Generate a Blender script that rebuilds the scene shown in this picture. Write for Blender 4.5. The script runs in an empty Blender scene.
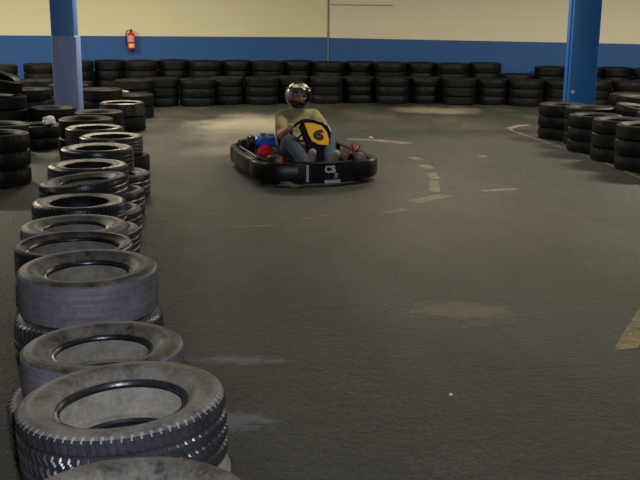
import bpy, bmesh, math, random
from mathutils import Vector, Matrix, Euler
random.seed(7)
PI = math.pi
S = bpy.context.scene
COL = S.collection

# ------------------------------------------------------------------ camera
F = 950.0
HC = 1.5
PITCH = math.atan(225 / F)
ROLL = math.radians(0.5)
cam_d = bpy.data.cameras.new('camera')
cam = bpy.data.objects.new('camera', cam_d)
COL.objects.link(cam)
cam_d.sensor_width = 36
cam_d.lens = F / 640 * 36
cam_d.clip_start = 0.05
CM = Matrix.Rotation(PI / 2 - PITCH, 4, 'X') @ Matrix.Rotation(ROLL, 4, 'Z')
cam.matrix_world = Matrix.Translation((0, 0, HC)) @ CM
S.camera = cam

def ray(x, y):
    return CM.to_3x3() @ Vector(((x - 320) / F, (240 - y) / F, -1))
def at_z(x, y, z=0.0):
    d = ray(x, y); t = (z - HC) / d.z
    return Vector((0, 0, HC)) + d * t
def at_depth(x, y, zc):
    return Vector((0, 0, HC)) + ray(x, y) * zc
def at_Y(x, y, Y):
    d = ray(x, y); return Vector((0, 0, HC)) + d * (Y / d.y)

S.view_settings.view_transform = 'Standard'
S.view_settings.look = 'None'
S.view_settings.gamma = 1
S.view_settings.use_curve_mapping = False
S.view_settings.exposure = 0.0

# ------------------------------------------------------------------ materials
def lin(c):
    return tuple((v / 12.92 if v <= 0.04045 else ((v + 0.055) / 1.055) ** 2.4) for v in c) + (1,)
def rgb(r, g, b):
    return lin((r / 255, g / 255, b / 255))
class NT:
    def __init__(s, name):
        s.m = bpy.data.materials.new(name); s.m.use_nodes = True
        s.t = s.m.node_tree; s.n = s.t.nodes; s.l = s.t.links
        s.b = s.n['Principled BSDF']
        s.tc = s.n.new('ShaderNodeTexCoord')
    def noise(s, scale, detail=4, rough=0.55, stretch=None, coord='Object'):
        n = s.n.new('ShaderNodeTexNoise'); n.inputs['Scale'].default_value = scale
        n.inputs['Detail'].default_value = detail; n.inputs['Roughness'].default_value = rough
        if stretch:
            mp = s.n.new('ShaderNodeMapping'); mp.inputs['Scale'].default_value = stretch
            s.l.new(s.tc.outputs[coord], mp.inputs[0]); s.l.new(mp.outputs[0], n.inputs['Vector'])
        else:
            s.l.new(s.tc.outputs[coord], n.inputs['Vector'])
        return n.outputs['Fac']
    def ramp(s, fac, stops):
        r = s.n.new('ShaderNodeValToRGB'); s.l.new(fac, r.inputs[0])
        e = r.color_ramp.elements
        while len(e) < len(stops): e.new(0.5)
        for q, (p, c) in zip(e, stops): q.position = p; q.color = c
        return r.outputs[0]
    def mix(s, fac, a, b, mode='MIX'):
        m = s.n.new('ShaderNodeMix'); m.data_type = 'RGBA'; m.blend_type = mode
        for k, v in ((0, fac), (6, a), (7, b)):
            if hasattr(v, 'is_linked') or isinstance(v, bpy.types.NodeSocket): s.l.new(v, m.inputs[k])
            else: m.inputs[k].default_value = v
        return m.outputs[2]
    def math(s, op, a, b=0.0):
        m = s.n.new('ShaderNodeMath'); m.operation = op
        for k, v in ((0, a), (1, b)):
            if isinstance(v, bpy.types.NodeSocket): s.l.new(v, m.inputs[k])
            else: m.inputs[k].default_value = v
        return m.outputs[0]
    def bump(s, h, strength=0.3, dist=0.01):
        b = s.n.new('ShaderNodeBump'); b.inputs['Strength'].default_value = strength
        b.inputs['Distance'].default_value = dist
        s.l.new(h, b.inputs['Height']); s.l.new(b.outputs[0], s.b.inputs['Normal'])
    def col(s, c):
        if isinstance(c, bpy.types.NodeSocket): s.l.new(c, s.b.inputs['Base Color'])
        else: s.b.inputs['Base Color'].default_value = c
    def set(s, **k):
        for q, v in k.items():
            i = s.b.inputs[q.replace('_', ' ')]
            if isinstance(v, bpy.types.NodeSocket): s.l.new(v, i)
            else: i.default_value = v
        return s.m

def plain(name, c, rough=0.5, metal=0.0, var=0.15, scale=30, bumpd=0.0, spec=0.5, coat=0):
    t = NT(name)
    n = t.noise(scale, 4)
    lo = tuple(v * (1 - var) for v in c[:3]) + (1,)
    hi = tuple(min(1, v * (1 + var)) for v in c[:3]) + (1,)
    t.col(t.ramp(n, [(0.35, lo), (0.65, hi)]))
    if bumpd: t.bump(n, 0.4, bumpd)
    return t.set(Roughness=rough, Metallic=metal, Specular_IOR_Level=spec, Coat_Weight=coat)

def rubber(name, base, dust, lo, hi, rough, spec=0.5):
    t = NT(name)
    oi = t.n.new('ShaderNodeObjectInfo')
    n1 = t.noise(9, 6, 0.65); n2 = t.noise(70, 4, 0.6)
    m = t.math('ADD', t.math('MULTIPLY', n1, 0.7), t.math('MULTIPLY', n2, 0.3))
    m = t.math('ADD', m, t.math('MULTIPLY', t.math('SUBTRACT', oi.outputs['Random'], 0.5), 0.14))
    t.col(t.ramp(m, [(lo, base), (hi, dust)]))
    t.bump(n2, 0.25, 0.003)
    return t.set(Roughness=rough, Specular_IOR_Level=spec)
M_TREAD = rubber('tread_rubber', rgb(26, 27, 30), rgb(56, 55, 58), 0.35, 0.68, 0.32)
M_WORN = rubber('worn_tread_rubber', rgb(84, 82, 88), rgb(118, 116, 122), 0.35, 0.68, 0.5)
M_SIDE = rubber('dusty_sidewall_rubber', rgb(46, 44, 43), rgb(116, 109, 98), 0.36, 0.60, 0.5)
M_INNER = rubber('inner_liner_rubber', rgb(98, 93, 83), rgb(144, 136, 120), 0.35, 0.65, 0.7, 0.3)
M_SHEEN = rubber('dusty_highlight_sidewall_rubber', rgb(128, 120, 98), rgb(198, 186, 150), 0.3, 0.6, 0.5)  # dust brightened to paint the grazing lamp highlight on the rings
M_BEAD = rubber('bead_rubber', rgb(22, 23, 26), rgb(46, 47, 52), 0.4, 0.75, 0.3)
M_BLACKR = rubber('shaded_barrier_rubber', rgb(7, 7, 8), rgb(19, 19, 18), 0.38, 0.7, 0.5, 0.25)  # colour lowered to hold the shade over the barrier rows
M_BLACKS = rubber('shaded_barrier_sidewall', rgb(11, 11, 10), rgb(50, 46, 36), 0.45, 0.75, 0.6, 0.2)  # shade darkens this colour too, warm end standing in for rim highlights

M_BLACKPL = plain('black_plastic', rgb(15, 15, 18), 0.38, var=0.3, spec=.35)
M_GLOSS = plain('glossy_black_plastic', rgb(24, 25, 32), 0.18, var=0.3)
M_SATIN = plain('black_satin_metal', rgb(30, 30, 32), 0.4, 0.3)
M_RED = plain('red_painted_steel', rgb(200, 24, 26), 0.35, var=0.15)
M_BLUET = plain('blue_enamel', rgb(22, 92, 220), 0.3, var=0.1)
M_ALU = plain('cast_aluminium', rgb(150, 152, 158), 0.38, 0.85, var=0.2)
M_CHROME = plain('bright_metal', rgb(205, 208, 215), 0.2, 0.95, var=0.05)
M_YELLOW = plain('yellow_panel_plastic', rgb(238, 176, 22), 0.45, var=0.06)
M_WHITE = plain('white_plastic', rgb(225, 225, 225), 0.45, var=0.05)
M_SKIN = plain('skin', rgb(188, 132, 108), 0.55, var=0.06)
M_SHIRT = plain('olive_cotton', rgb(154, 147, 106), 0.9, var=0.12, scale=18, bumpd=0.004)
M_JEANS = plain('blue_denim', rgb(68, 84, 100), 0.9, var=0.2, scale=24, bumpd=0.004)
M_SHOE = plain('grey_canvas', rgb(150, 142, 130), 0.8, var=0.1)
M_SEAT = plain('grey_fibreglass', rgb(52, 54, 58), 0.4, var=0.2)
M_LIP = plain('lips', rgb(160, 90, 84), 0.5)
M_EYE = plain('eye_dark', rgb(30, 24, 20), 0.25)
M_VISOR = plain('smoked_visor', rgb(70, 74, 84), 0.12, 0.5)
M_SILVER = plain('silver_helmet_paint', rgb(150, 152, 158), 0.3, 0.4)
M_CREAM = plain('pale_yellow_helmet_paint', rgb(232, 222, 150), 0.35, var=0.05)

# ------------------------------------------------------------------ helpers
def link(name, me, parent=None, smooth=True):
    o = bpy.data.objects.new(name, me); COL.objects.link(o)
    if parent: o.parent = parent
    if smooth:
        for p in me.polygons: p.use_smooth = True
    return o
def finish(name, bm, mats, parent=None, smooth=True, angle=40):
    bmesh.ops.recalc_face_normals(bm, faces=bm.faces)
    me = bpy.data.meshes.new(name); bm.to_mesh(me); bm.free()
    for m in (mats if isinstance(mats, (list, tuple)) else [mats]): me.materials.append(m)
    o = link(name, me, parent, smooth)
    if smooth:
        try: me.set_sharp_from_angle(angle=math.radians(angle))
        except Exception: pass
    return o
def tag(o, label=None, cat=None, group=None, kind=None):
    if label: o['label'] = label
    if cat: o['category'] = cat
    if group: o['group'] = group
    if kind: o['kind'] = kind
    return o
def empty(name, loc, rz=0):
    o = bpy.data.objects.new(name, None); COL.objects.link(o)
    o.location = loc; o.rotation_euler = (0, 0, rz); o.empty_display_size = 0.1
    return o
def frame(axis):
    a = Vector(axis).normalized()
    h = Vector((0, 0, 1)) if abs(a.z) < 0.9 else Vector((1, 0, 0))
    u = a.cross(h).normalized(); v = a.cross(u).normalized()
    return a, u, v
def box(bm, c, s, bev=0.0, rot=None, mi=0, seg=2):
    g = bmesh.ops.create_cube(bm, size=1)['verts']
    M = Matrix.Translation(c) @ ((rot or Matrix.Identity(3)).to_4x4()) @ Matrix.Diagonal((*s, 1))
    bmesh.ops.transform(bm, matrix=M, verts=g)
    fs = set(f for v in g for f in v.link_faces)
    for f in fs: f.material_index = mi
    if bev:
        es = list(set(e for v in g for e in v.link_edges))
        r = bmesh.ops.bevel(bm, geom=es, offset=bev, segments=seg, affect='EDGES', profile=0.5)
        for f in r['faces']: f.material_index = mi
def tube(bm, pts, r, seg=10, closed=False, mi=0, smoothn=0):
    pts = [Vector(p) for p in pts]
    if smoothn:                                  # Catmull-Rom
        q = []; n = len(pts)
        for i in range(n if closed else n - 1):
            P = lambda k: pts[k % n] if closed else pts[max(0, min(n - 1, k))]
            a, b, c, d = P(i - 1), P(i), P(i + 1), P(i + 2)
            for j in range(smoothn):
                t = j / smoothn
                q.append(0.5 * ((2 * b) + (c - a) * t + (2 * a - 5 * b + 4 * c - d) * t * t + (3 * b - a - 3 * c + d) * t ** 3))
        if not closed: q.append(pts[-1])
        pts = q
    n = len(pts); rings = []
    up = None
    for i, p in enumerate(pts):
        if closed: d = pts[(i + 1) % n] - pts[i - 1]
        else: d = pts[min(n - 1, i + 1)] - pts[max(0, i - 1)]
        d.normalize()
        if up is None: _, up, _ = frame(d)
        up = (up - d * up.dot(d)).normalized(); w = d.cross(up)
        rr = r[i] if isinstance(r, (list, tuple)) else r
        rings.append([bm.verts.new(p + up * math.cos(2 * PI * k / seg) * rr + w * math.sin(2 * PI * k / seg) * rr) for k in range(seg)])
    for i in range(n if closed else n - 1):
        A, B = rings[i], rings[(i + 1) % n]
        for k in range(seg):
            f = bm.faces.new((A[k], A[(k + 1) % seg], B[(k + 1) % seg], B[k])); f.material_index = mi
    if not closed:
        for R_ in (rings[0], rings[-1]):
            f = bm.faces.new(R_); f.material_index = mi
def lathe(bm, prof, c=(0, 0, 0), axis=(0, 0, 1), seg=32, mi=0, closed=False):
    a, u, v = frame(axis); c = Vector(c)
    rings = []
    for (r, z) in prof:
        rings.append([bm.verts.new(c + a * z + (u * math.cos(2 * PI * k / seg) + v * math.sin(2 * PI * k / seg)) * max(r, 1e-4)) for k in range(seg)])
    n = len(rings)
    for i in range(n if closed else n - 1):
        A, B = rings[i], rings[(i + 1) % n]
        for k in range(seg):
            f = bm.faces.new((A[k], A[(k + 1) % seg], B[(k + 1) % seg], B[k])); f.material_index = mi
    if not closed:
        for R_ in (rings[0], rings[-1]):
            f = bm.faces.new(R_); f.material_index = mi
def prism(bm, outline, M, th, mi=0, bev=0):
    """outline in local xz, thickness along local y, then matrix M"""
    A = [bm.verts.new(M @ Vector((x, -th / 2, z))) for x, z in outline]
    B = [bm.verts.new(M @ Vector((x, th / 2, z))) for x, z in outline]
    n = len(A)
    fs = [bm.faces.new(A), bm.faces.new(B[::-1])]
    for i in range(n): fs.append(bm.faces.new((A[i], B[i], B[(i + 1) % n], A[(i + 1) % n])))
    for f in fs: f.material_index = mi
    if bev:
        es = list(fs[0].edges) + list(fs[1].edges)
        r = bmesh.ops.bevel(bm, geom=es, offset=bev, segments=2, affect='EDGES')
        for f in r['faces']: f.material_index = mi
def text_mesh(name, s, size, M, mat, parent, ext=0.001, bold=0.0, shear=0.0):
    cu = bpy.data.curves.new(name, 'FONT'); cu.body = s; cu.size = size; cu.extrude = ext
    cu.offset = bold; cu.align_x = 'CENTER'; cu.align_y = 'CENTER'; cu.shear = shear
    o = bpy.data.objects.new(name + '_src', cu); COL.objects.link(o)
    bpy.context.view_layer.update()
    dg = bpy.context.evaluated_depsgraph_get()
    me = bpy.data.meshes.new_from_object(o.evaluated_get(dg))
    bpy.data.objects.remove(o); bpy.data.curves.remove(cu)
    me.transform(M); me.name = name
    me.materials.clear(); me.materials.append(mat)
    return link(name, me, parent, smooth=False)
def blob(name, caps, voxel, mat, parent=None, smooth_it=6, M=None):
    """one continuous skin around tapered limbs"""
    bm = bmesh.new()
    for (p, q, r0, r1) in caps:
        p = Vector(p); q = Vector(q); L = (q - p).length
        a = (q - p) / L if L > 1e-6 else Vector((0, 0, 1))
        prof = []
        for i in range(7):
            t = PI / 2 * i / 6; prof.append((r0 * math.sin(t), -r0 * math.cos(t)))
        for i in range(7):
            t = PI / 2 * i / 6; prof.append((r1 * math.cos(t), L + r1 * math.sin(t)))
        lathe(bm, prof, p, a, 18)
    bmesh.ops.recalc_face_normals(bm, faces=bm.faces)
    me = bpy.data.meshes.new(name + '_caps'); bm.to_mesh(me); bm.free()
    o = bpy.data.objects.new(name + '_src', me); COL.objects.link(o)
    md = o.modifiers.new('r', 'REMESH'); md.mode = 'VOXEL'; md.voxel_size = voxel
    ms = o.modifiers.new('s', 'SMOOTH'); ms.iterations = smooth_it; ms.factor = 0.5
    bpy.context.view_layer.update()
    dg = bpy.context.evaluated_depsgraph_get()
    m2 = bpy.data.meshes.new_from_object(o.evaluated_get(dg)); m2.name = name
    bpy.data.objects.remove(o); bpy.data.meshes.remove(me)
    m2.materials.clear(); m2.materials.append(mat)
    return link(name, m2, parent)

# ------------------------------------------------------------------ tyres
def tyre_mesh(name, R, W, rb, seg, rows, pattern, mats, depth=0.007, cup=1.0, pale=0.0, palew=0.5):
    """mats: tread, sidewall, inner liner, bead"""
    h = W / 2
    top = [(rb, 0.58 * h, 3), (rb + 0.002, 0.66 * h, 3), (rb + 0.008, 0.72 * h, 3), (rb + 0.016, 0.70 * h, 1), (rb + 0.024, 0.76 * h, 1),
           (rb + 0.045, 0.93 * h * (1 if cup >= 1 else cup), 1), (rb + 0.065, 0.99 * h, 1), (R - 0.036, 1.0 * h, 1), (R - 0.032, 0.975 * h, 1),
           (R - 0.020, 0.955 * h, 1), (R - 0.010, 0.90 * h, 0)]
    if pale: top = [(r, h * (1 - (1 - z / h) * (.35 if r < R - .04 else 1)), m) for r, z, m in top]
    if pale: top = [(r, z, 4 if (m == 1 and pale <= (r - rb) / (R - rb) <= pale + palew) else m) for r, z, m in top]
    tread = []
    for i in range(rows + 1):
        z = 0.84 * h * (1 - 2 * i / rows)
        tread.append((R - 0.006 * abs(z / h) ** 3, z, 0))
    bot = [(r, -z, m) for r, z, m in top[::-1]]
    inner = [(rb + 0.006, -0.50 * h, 3), (rb + 0.022, -0.60 * h, 2), (rb + 0.045, -0.80 * h, 2), (R - 0.045, -0.86 * h, 2), (R - 0.022, -0.74 * h, 2),
             (R - 0.017, -0.4 * h, 2), (R - 0.017, 0, 2), (R - 0.017, 0.4 * h, 2), (R - 0.022, 0.74 * h, 2), (R - 0.045, 0.86 * h, 2), (rb + 0.045, 0.80 * h, 2), (rb + 0.022, 0.60 * h, 2), (rb + 0.006, 0.50 * h, 3)]
    prof = top + tread + bot + inner
    n = len(prof); vs = []; fs = []; mi = []
    nt0, nt1 = len(top) - 1, len(top) + rows + 2
    for i, (r, z, m) in enumerate(prof):
        for k in range(seg):
            th = 2 * PI * k / seg; rr = r
            if pattern and nt0 <= i <= nt1:
                rr -= depth * pattern(th, z / h)
            elif pattern and i in (nt0 - 1, nt1 + 1) and rows > 6:
                rr -= 0.25 * depth * pattern(th, z / h)
            vs.append((rr * math.cos(th), rr * math.sin(th), z))
    for i in range(n):
        j = (i + 1) % n
        edge = name == 'block_tread_tyre' and i in (9, 10)
        m = prof[i][2] if prof[i][2] == prof[j][2] else max(prof[i][2], prof[j][2]) if 3 not in (prof[i][2], prof[j][2]) else 3
        for k in range(seg):
            l = (k + 1) % seg
            fs.append((i * seg + k, i * seg + l, j * seg + l, j * seg + k)); mi.append(4 if edge and (k % 6 == 0 or (i == 9 and k % 6 < 2)) else m)
    me = bpy.data.meshes.new(name); me.from_pydata(vs, [], fs); me.update()
    for m in mats: me.materials.append(m)
    me.polygons.foreach_set('material_index', mi)
    for p in me.polygons: p.use_smooth = True
    try: me.set_sharp_from_angle(angle=math.radians(35))
    except Exception: pass
    bm = bmesh.new(); bm.from_mesh(me); bmesh.ops.recalc_face_normals(bm, faces=bm.faces); bm.to_mesh(me); bm.free()
    return me
def pat_block(th, z):
    g = 0
    for c in (-0.42, 0.0, 0.42):
        if abs(z - c) < 0.055: g = 1
    u = th / (2 * PI) * 70
    rib = 0 if z < -0.42 else 1 if z < 0 else 2 if z < 0.42 else 3
    ph = u + (0.35 * rib) + (z * 2.2 if rib in (1, 2) else 0.9 * z)
    if abs(z) < 0.90 and (ph % 1) < 0.24: g = 1 if abs(z) < .42 else max(g, .3)
    return g
def pat_lug(th, z):
    u = th / (2 * PI) * 60
    g = 0
    if abs(z) > 0.30:
        if ((u + (0.5 if z > 0 else 0)) % 1) < 0.36: g = 1.3
    elif abs(abs(z) - 0.2) < 0.06 or (u + z * 3) % 1 < 0.18: g = 0.9
    return g
def pat_rib(th, z):
    for c in (-0.5, -0.18, 0.18, 0.5):
        if abs(z - c) < 0.035: return 0.55
    return 0
def pat_sipe(th, z):
    u = th / (2 * PI) * 105
    if abs(z) > 0.45 and (u % 1) < 0.3: return 0.8
    for c in (-0.4, 0.0, 0.4):
        if abs(z - c) < 0.05: return 1
    return 0
M_CHALK = rubber('scuffed_shoulder_rubber', rgb(98, 98, 100), rgb(150, 150, 150), 0.35, 0.65, 0.6)
NR = (M_TREAD, M_SIDE, M_INNER, M_BEAD, M_CHALK)
WR = (M_WORN, M_SIDE, M_INNER, M_BEAD, M_SHEEN)
TR = (M_TREAD, M_TREAD, M_BEAD, M_BEAD, M_SHEEN)
DK = (M_BLACKR, M_BLACKS, M_BLACKR, M_BLACKR)
KINDS = {
    'block': tyre_mesh('block_tread_tyre', 0.30, 0.20, 0.176, 420, 26, pat_block, NR),
    'lug':   tyre_mesh('lug_tread_tyre', 0.30, 0.20, 0.180, 360, 18, pat_lug, NR, 0.011),
    'worn':  tyre_mesh('worn_tyre', 0.30, 0.20, 0.170, 180, 26, pat_rib, WR, 0.003),
    'sipe':  tyre_mesh('fine_tread_tyre', 0.30, 0.20, 0.180, 420, 20, pat_sipe, NR, 0.006),
    'wide':  tyre_mesh('wide_mouth_tyre', 0.30, 0.20, 0.222, 180, 26, pat_rib, NR, 0.004),
    'ringed': tyre_mesh('pale_ringed_tyre', 0.30, 0.20, 0.178, 180, 26, pat_rib, TR, 0.004, 1.0, 0.10, 0.22),
    'rimmed': tyre_mesh('pale_rimmed_tyre', 0.30, 0.20, 0.200, 180, 26, pat_rib, TR, 0.004, 1.0, 0.10, 0.35),
    'lugring': tyre_mesh('lug_tyre_pale_ring', 0.30, 0.20, 0.185, 360, 18, pat_lug, TR, 0.011, 1.0, 0.10, 0.30),
    'far':   tyre_mesh('barrier_tyre', 0.30, 0.20, 0.185, 96, 6, lambda t, z: 1 if abs(z) > 0.4 and (t / (2 * PI) * 32) % 1 < 0.34 else 0, DK, 0.007),
    'farworn': tyre_mesh('barrier_tyre_smooth', 0.30, 0.20, 0.19, 64, 8, pat_rib, DK, 0.004),
}
def tyre(kind, x, y, zbase, D, W, label, group, tilt=(0, 0), name='tyre'):
    o = bpy.data.objects.new(name, KINDS[kind]); COL.objects.link(o)
    s = D / 0.60
    o.scale = (s, s, W / 0.20)
    o.rotation_euler = (math.radians(tilt[0]), math.radians(tilt[1]), 0)
    o.rotation_euler = (Euler(o.rotation_euler).to_matrix() @ Matrix.Rotation(random.uniform(0, 2 * PI), 3, 'Z')).to_euler()
    lift = D / 2 * (abs(math.sin(math.radians(tilt[0]))) + abs(math.sin(math.radians(tilt[1])))) * 0.9
    o.location = (x, y, zbase + W / 2 + lift)
    return tag(o, label, 'tyre', group)

ORD = ['first', 'second', 'third', 'fourth', 'fifth', 'sixth', 'seventh', 'eighth', 'ninth', 'tenth', 'eleventh', 'twelfth',
       'thirteenth', 'fourteenth', 'fifteenth', 'sixteenth', 'seventeenth', 'eighteenth']

# left row: (pixel centre of the top ring, its width in pixels, D, top kind, tilt, under kind, under D, under shift, words)
ROW = [
 (131, 511, 266, .60, 'worn',  (0, 0),   'block', .60, (0.01, 0), 'grey worn tyre cut off by the bottom edge'),
 (123, 399, 207, .60, 'block', (0, -3),  'worn',  .60, (0.012, 0), 'large dusty tyre with white-edged shoulder blocks, nearest one fully visible'),
 (103, 345, 161, .57, 'worn',  (0, -1),  'lug',   .61, (-.035, 0), 'smooth grey round-shouldered tyre right behind the nearest full ring'),
 (88, 267, 138, .60, 'worn',   (1.5, 0), 'lug',   .64, (-.005, 0), 'bald lavender-grey tyre standing proud with its wide smooth tread forward'),
 (74, 243, 116, .59, 'wide',   (0, 0),   'block', .60, (0.0, 0), 'tyre with thin bright rim and wide mouth behind the bald grey tyre'),
 (76, 218, 102, .60, 'worn',   (0, 0),   'lug',   .60, (0.02, 0), 'dark smooth tyre with a glint inside its hole'),
 (79, 202, 94, .59, 'lugring', (0, 0),   'block', .60, (0.07, 0), 'chunky lug-edged tyre with pale flat ring'),
 (83, 185, 88, .60, 'sipe',    (0, -5.5),  'block', .60, (0.09, 0), 'tyre tilted up to the right with a glinting hole'),
 (88, 164, 79, .60, 'ringed',  (0, 0),   'sipe',  .60, (0.12, 0), 'tyre with a bold pale ring and brown hole'),
 (97, 147, 72, .60, 'ringed',  (0, 0),   'sipe',  .60, (0.13, 0), 'tyre with pale ring and dark glossy tread, shifted on its lower tyre'),
 (110, 135, 62, .60, 'rimmed', (0, 0),   'far',   .60, (0.06, 0), 'tyre with thin complete pale ring, pushed out to the right'),
 (95, 127, 57, .58, 'rimmed',  (0, 0),   'far',   .60, (0.04, 0), 'tyre with only its far pale rim showing'),
 (86, 118, 54, .58, 'farworn', (0, 0),   'far',   .60, (0.0, 0), 'black flat-topped tyre directly before the left column'),
 (99, 111, 48, .58, 'farworn', (0, 0),   'far',   .60, (0.0, 0), 'dark tyre just right of the left column foot'),
 (122, 102, 44, .58, 'rimmed',(0, 0),   'far',   .60, (0.0, 0), 'dark tyre with two bright rim glints'),
 (105, 92, 38, .60, 'rimmed', (0, 0),   'far',   .60, (0.0, 0), 'dark tyre seen small where the row bends'),
]
stacks = []      # dicts: x, y, r, tyres
def add(x, y, tyres, pin=1.0):
    stacks.append(dict(x=x, y=y, r=max(t['D'] / 2 + (abs(t['dx']) if abs(t['dx']) < .03 else 0) for t in tyres), tyres=tyres, pin=pin)); return stacks[-1]
G_ROW = 'tyre stacks of the near left barrier'
for i, (cx, cy, w, D, kind, tilt, uk, uD, ush, words) in enumerate(ROW):
    p = at_depth(cx, cy, D * F / w)
    h = max(0.31, min(0.46, p.z))
    tw = h * 0.5 if i != 3 else 0.2
    cat_ = 'of the left barrier row'
    words2 = ['under the grey worn tyre at the bottom edge', 'under the large dusty tyre with white-edged shoulder blocks', 'under the smooth grey tyre behind the nearest full ring',
              'with fine ribs, under the bald lavender-grey tyre', 'under the wide-mouthed thin-rimmed tyre', 'under the dark smooth tyre with the glint', 'under the chunky lug-edged tyre',
              'under the tyre tilted up to the right', 'under the tyre with the bold pale ring', 'jutting right under the shifted pale-ringed tyre', 'under the thin-ringed tyre pushed out right',
              'under the tyre showing only its far rim', 'under the black flat-topped tyre before the left column', 'under the tyre right of the left column foot',
              'under the tyre with two bright rim glints', 'under the small tyre where the row bends'][i]
    add(p.x, p.y, [dict(kind=uk, D=uD, W=h - tw, dx=ush[0], tilt=(0, 0), label='lower tyre ' + words2 + ', left row', group=G_ROW),
                   dict(kind=kind, D=D, W=tw, dx=0, tilt=tilt, label=words + ', left row', group=G_ROW)], pin=4.0 if i < 5 else 1.5)

LV3 = ['bottom', 'middle', 'top']
LV4 = ['bottom', 'second lowest', 'second highest', 'top']
LV2 = ['lower', 'upper']
def pile(x, y, n, W, where, group, D=0.6, names=None, pin=1.0, topkind=None):
    nm = names or {1: ['single'], 2: LV2, 3: LV3, 4: LV4}[n]
    ts = []
    for k in range(n):
        ts.append(dict(kind=topkind if (topkind and k == n - 1) else random.choice(['far', 'far', 'farworn']), D=D * random.uniform(0.975, 1.0), W=W * random.uniform(0.97, 1.03), dx=random.uniform(-.006, .006),
                       tilt=(0, 0), label='%s black tyre of %s' % (nm[k], where), group=group))
    return add(x, y, ts, pin)
def path_points(pts, step):
    out = []; d = 0
    for (a, b) in zip(pts[:-1], pts[1:]):
        a = Vector(a); b = Vector(b); L = (b - a).length
        while d <= L:
            out.append(a + (b - a) * (d / L)); d += step
        d -= L
    return out
def gx(px, Y):            # world X seen at pixel column px for distance Y
    return (px - 320) / F * (Y * math.cos(PITCH) + 1.2 * math.sin(PITCH))

# front row of the far barrier (three high)
fpts = [(gx(p, Y), Y) for p, Y in ((128, 15.5), (165, 15.95), (215, 16.35), (280, 16.75), (335, 16.95), (400, 17.0), (480, 16.95), (560, 16.75), (650, 16.1))]
P = path_points(fpts, 0.588)
for i_, p_ in enumerate(P): p_.y += .07 if i_ % 2 else -.07
cornerx = 0.13
left = [p for p in P if p.x < cornerx][::-1]; right = [p for p in P if p.x >= cornerx]
for side, lst in (('left', left), ('right', right)):
    for i, p in enumerate(lst):
        pile(p.x, p.y, 3, 0.15, 'front wall-barrier stack, %s %s of the wall corner' % (ORD[i], side), 'front row of the tyre barrier along the far walls', pin=2)
# back row against the wall (four high)
def wallY(x):
    return 18.2 + (x - cornerx) * (0.125 if x < cornerx else -0.135)
bx = []
x = -6.6
while x < 7.2:
    bx.append(x); x += 0.562
for side in ('left', 'right'):
    lst = [q for q in bx if (q < cornerx) == (side == 'left')]
    if side == 'left': lst = lst[::-1]
    for i, q in enumerate(lst):
        zig = 0.0 if bx.index(q) % 2 else 0.22
        if side == 'right' and i == 4 and False: continue
        yy = wallY(q) - 0.33 - zig
        if q < -4.3: yy -= min(0.9, (-4.3 - q) * 0.5)
        Wt = 0.17 if -4.6 < q < 3.2 else 0.158
        if abs(q - 3.45) < 0.28: Wt = 0.125          # the dip in the row
        pile(q, yy, 4, Wt, 'back wall-barrier stack, %s %s of the wall corner' % (ORD[i], side), 'back row of the tyre barrier against the far walls', pin=2)

# block of stacks behind and left of the left column
GL = 'tyres piled left of the left column'
pile(-0.0 + gx(-6, 8.45), 8.45, 3, 0.15, 'the stack cut by the left picture edge, nearest there', GL, D=.62)
pile(gx(38, 10.9), 10.9, 2, 0.13, 'the low stack with the white scrap, left of the column', GL, D=.58)
pile(gx(2, 10.3), 10.2, 2, 0.17, 'the stack between the edge stack and the scrap stack', GL)
for (px, Y, n, W, wh) in ((8, 12.0, 3, .16, 'the stack under the leaning tyre'), (46, 12.05, 2, .17, 'the stack behind the white scrap'),
                          (-12, 13.3, 3, .16, 'the second-line stack at the left picture edge'), (27, 13.3, 3, .16, 'the second-line stack left of the column'),
                          (68, 14.1, 3, .16, 'the stack hidden behind the left column'), (100, 13.6, 3, .15, 'the stack just right behind the left column'),
                          (12, 14.6, 3, .17, 'the third-line stack near the left picture edge'), (42, 14.7, 3, .17, 'the third-line stack left of the column'),
                          (88, 15.0, 3, .15, 'the rearmost stack right of the left column'), (132, 14.2, 2, .17, 'the stack where the left row meets the wall barrier')):
    pile(gx(px, Y), Y, n, W, wh, GL)
# right hand cluster
GR = 'tyre stacks of the right barrier'
for (px, Y, n, W, wh, D) in ((564, 12.05, 3, .145, 'the leftmost right-barrier stack, before the right column', .6), (594, 10.9, 3, .138, 'the second right-barrier stack from the left', .6),
                          (619, 10.2, 3, .148, 'the third right-barrier stack from the left', .6), (645, 9.6, 3, .15, 'the right-barrier stack cut by the right picture edge', .6),
                          (592, 11.55, 3, .15, 'the stack between leftmost and second right-barrier stacks', .58), (632, 11.35, 2, .15, 'the inner stack behind the third right-barrier stack', .6),
                          (662, 10.6, 3, .16, 'the inner stack at the right picture edge', .6), (638, 12.5, 3, .17, 'the inner stack right of the right column', .62),
                          (628, 13.6, 3, .15, 'the rear stack right behind the right column', .6)):
    pile(gx(px, Y), Y, n, W, wh, GR, D=D, topkind='worn' if False else None)

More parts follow.
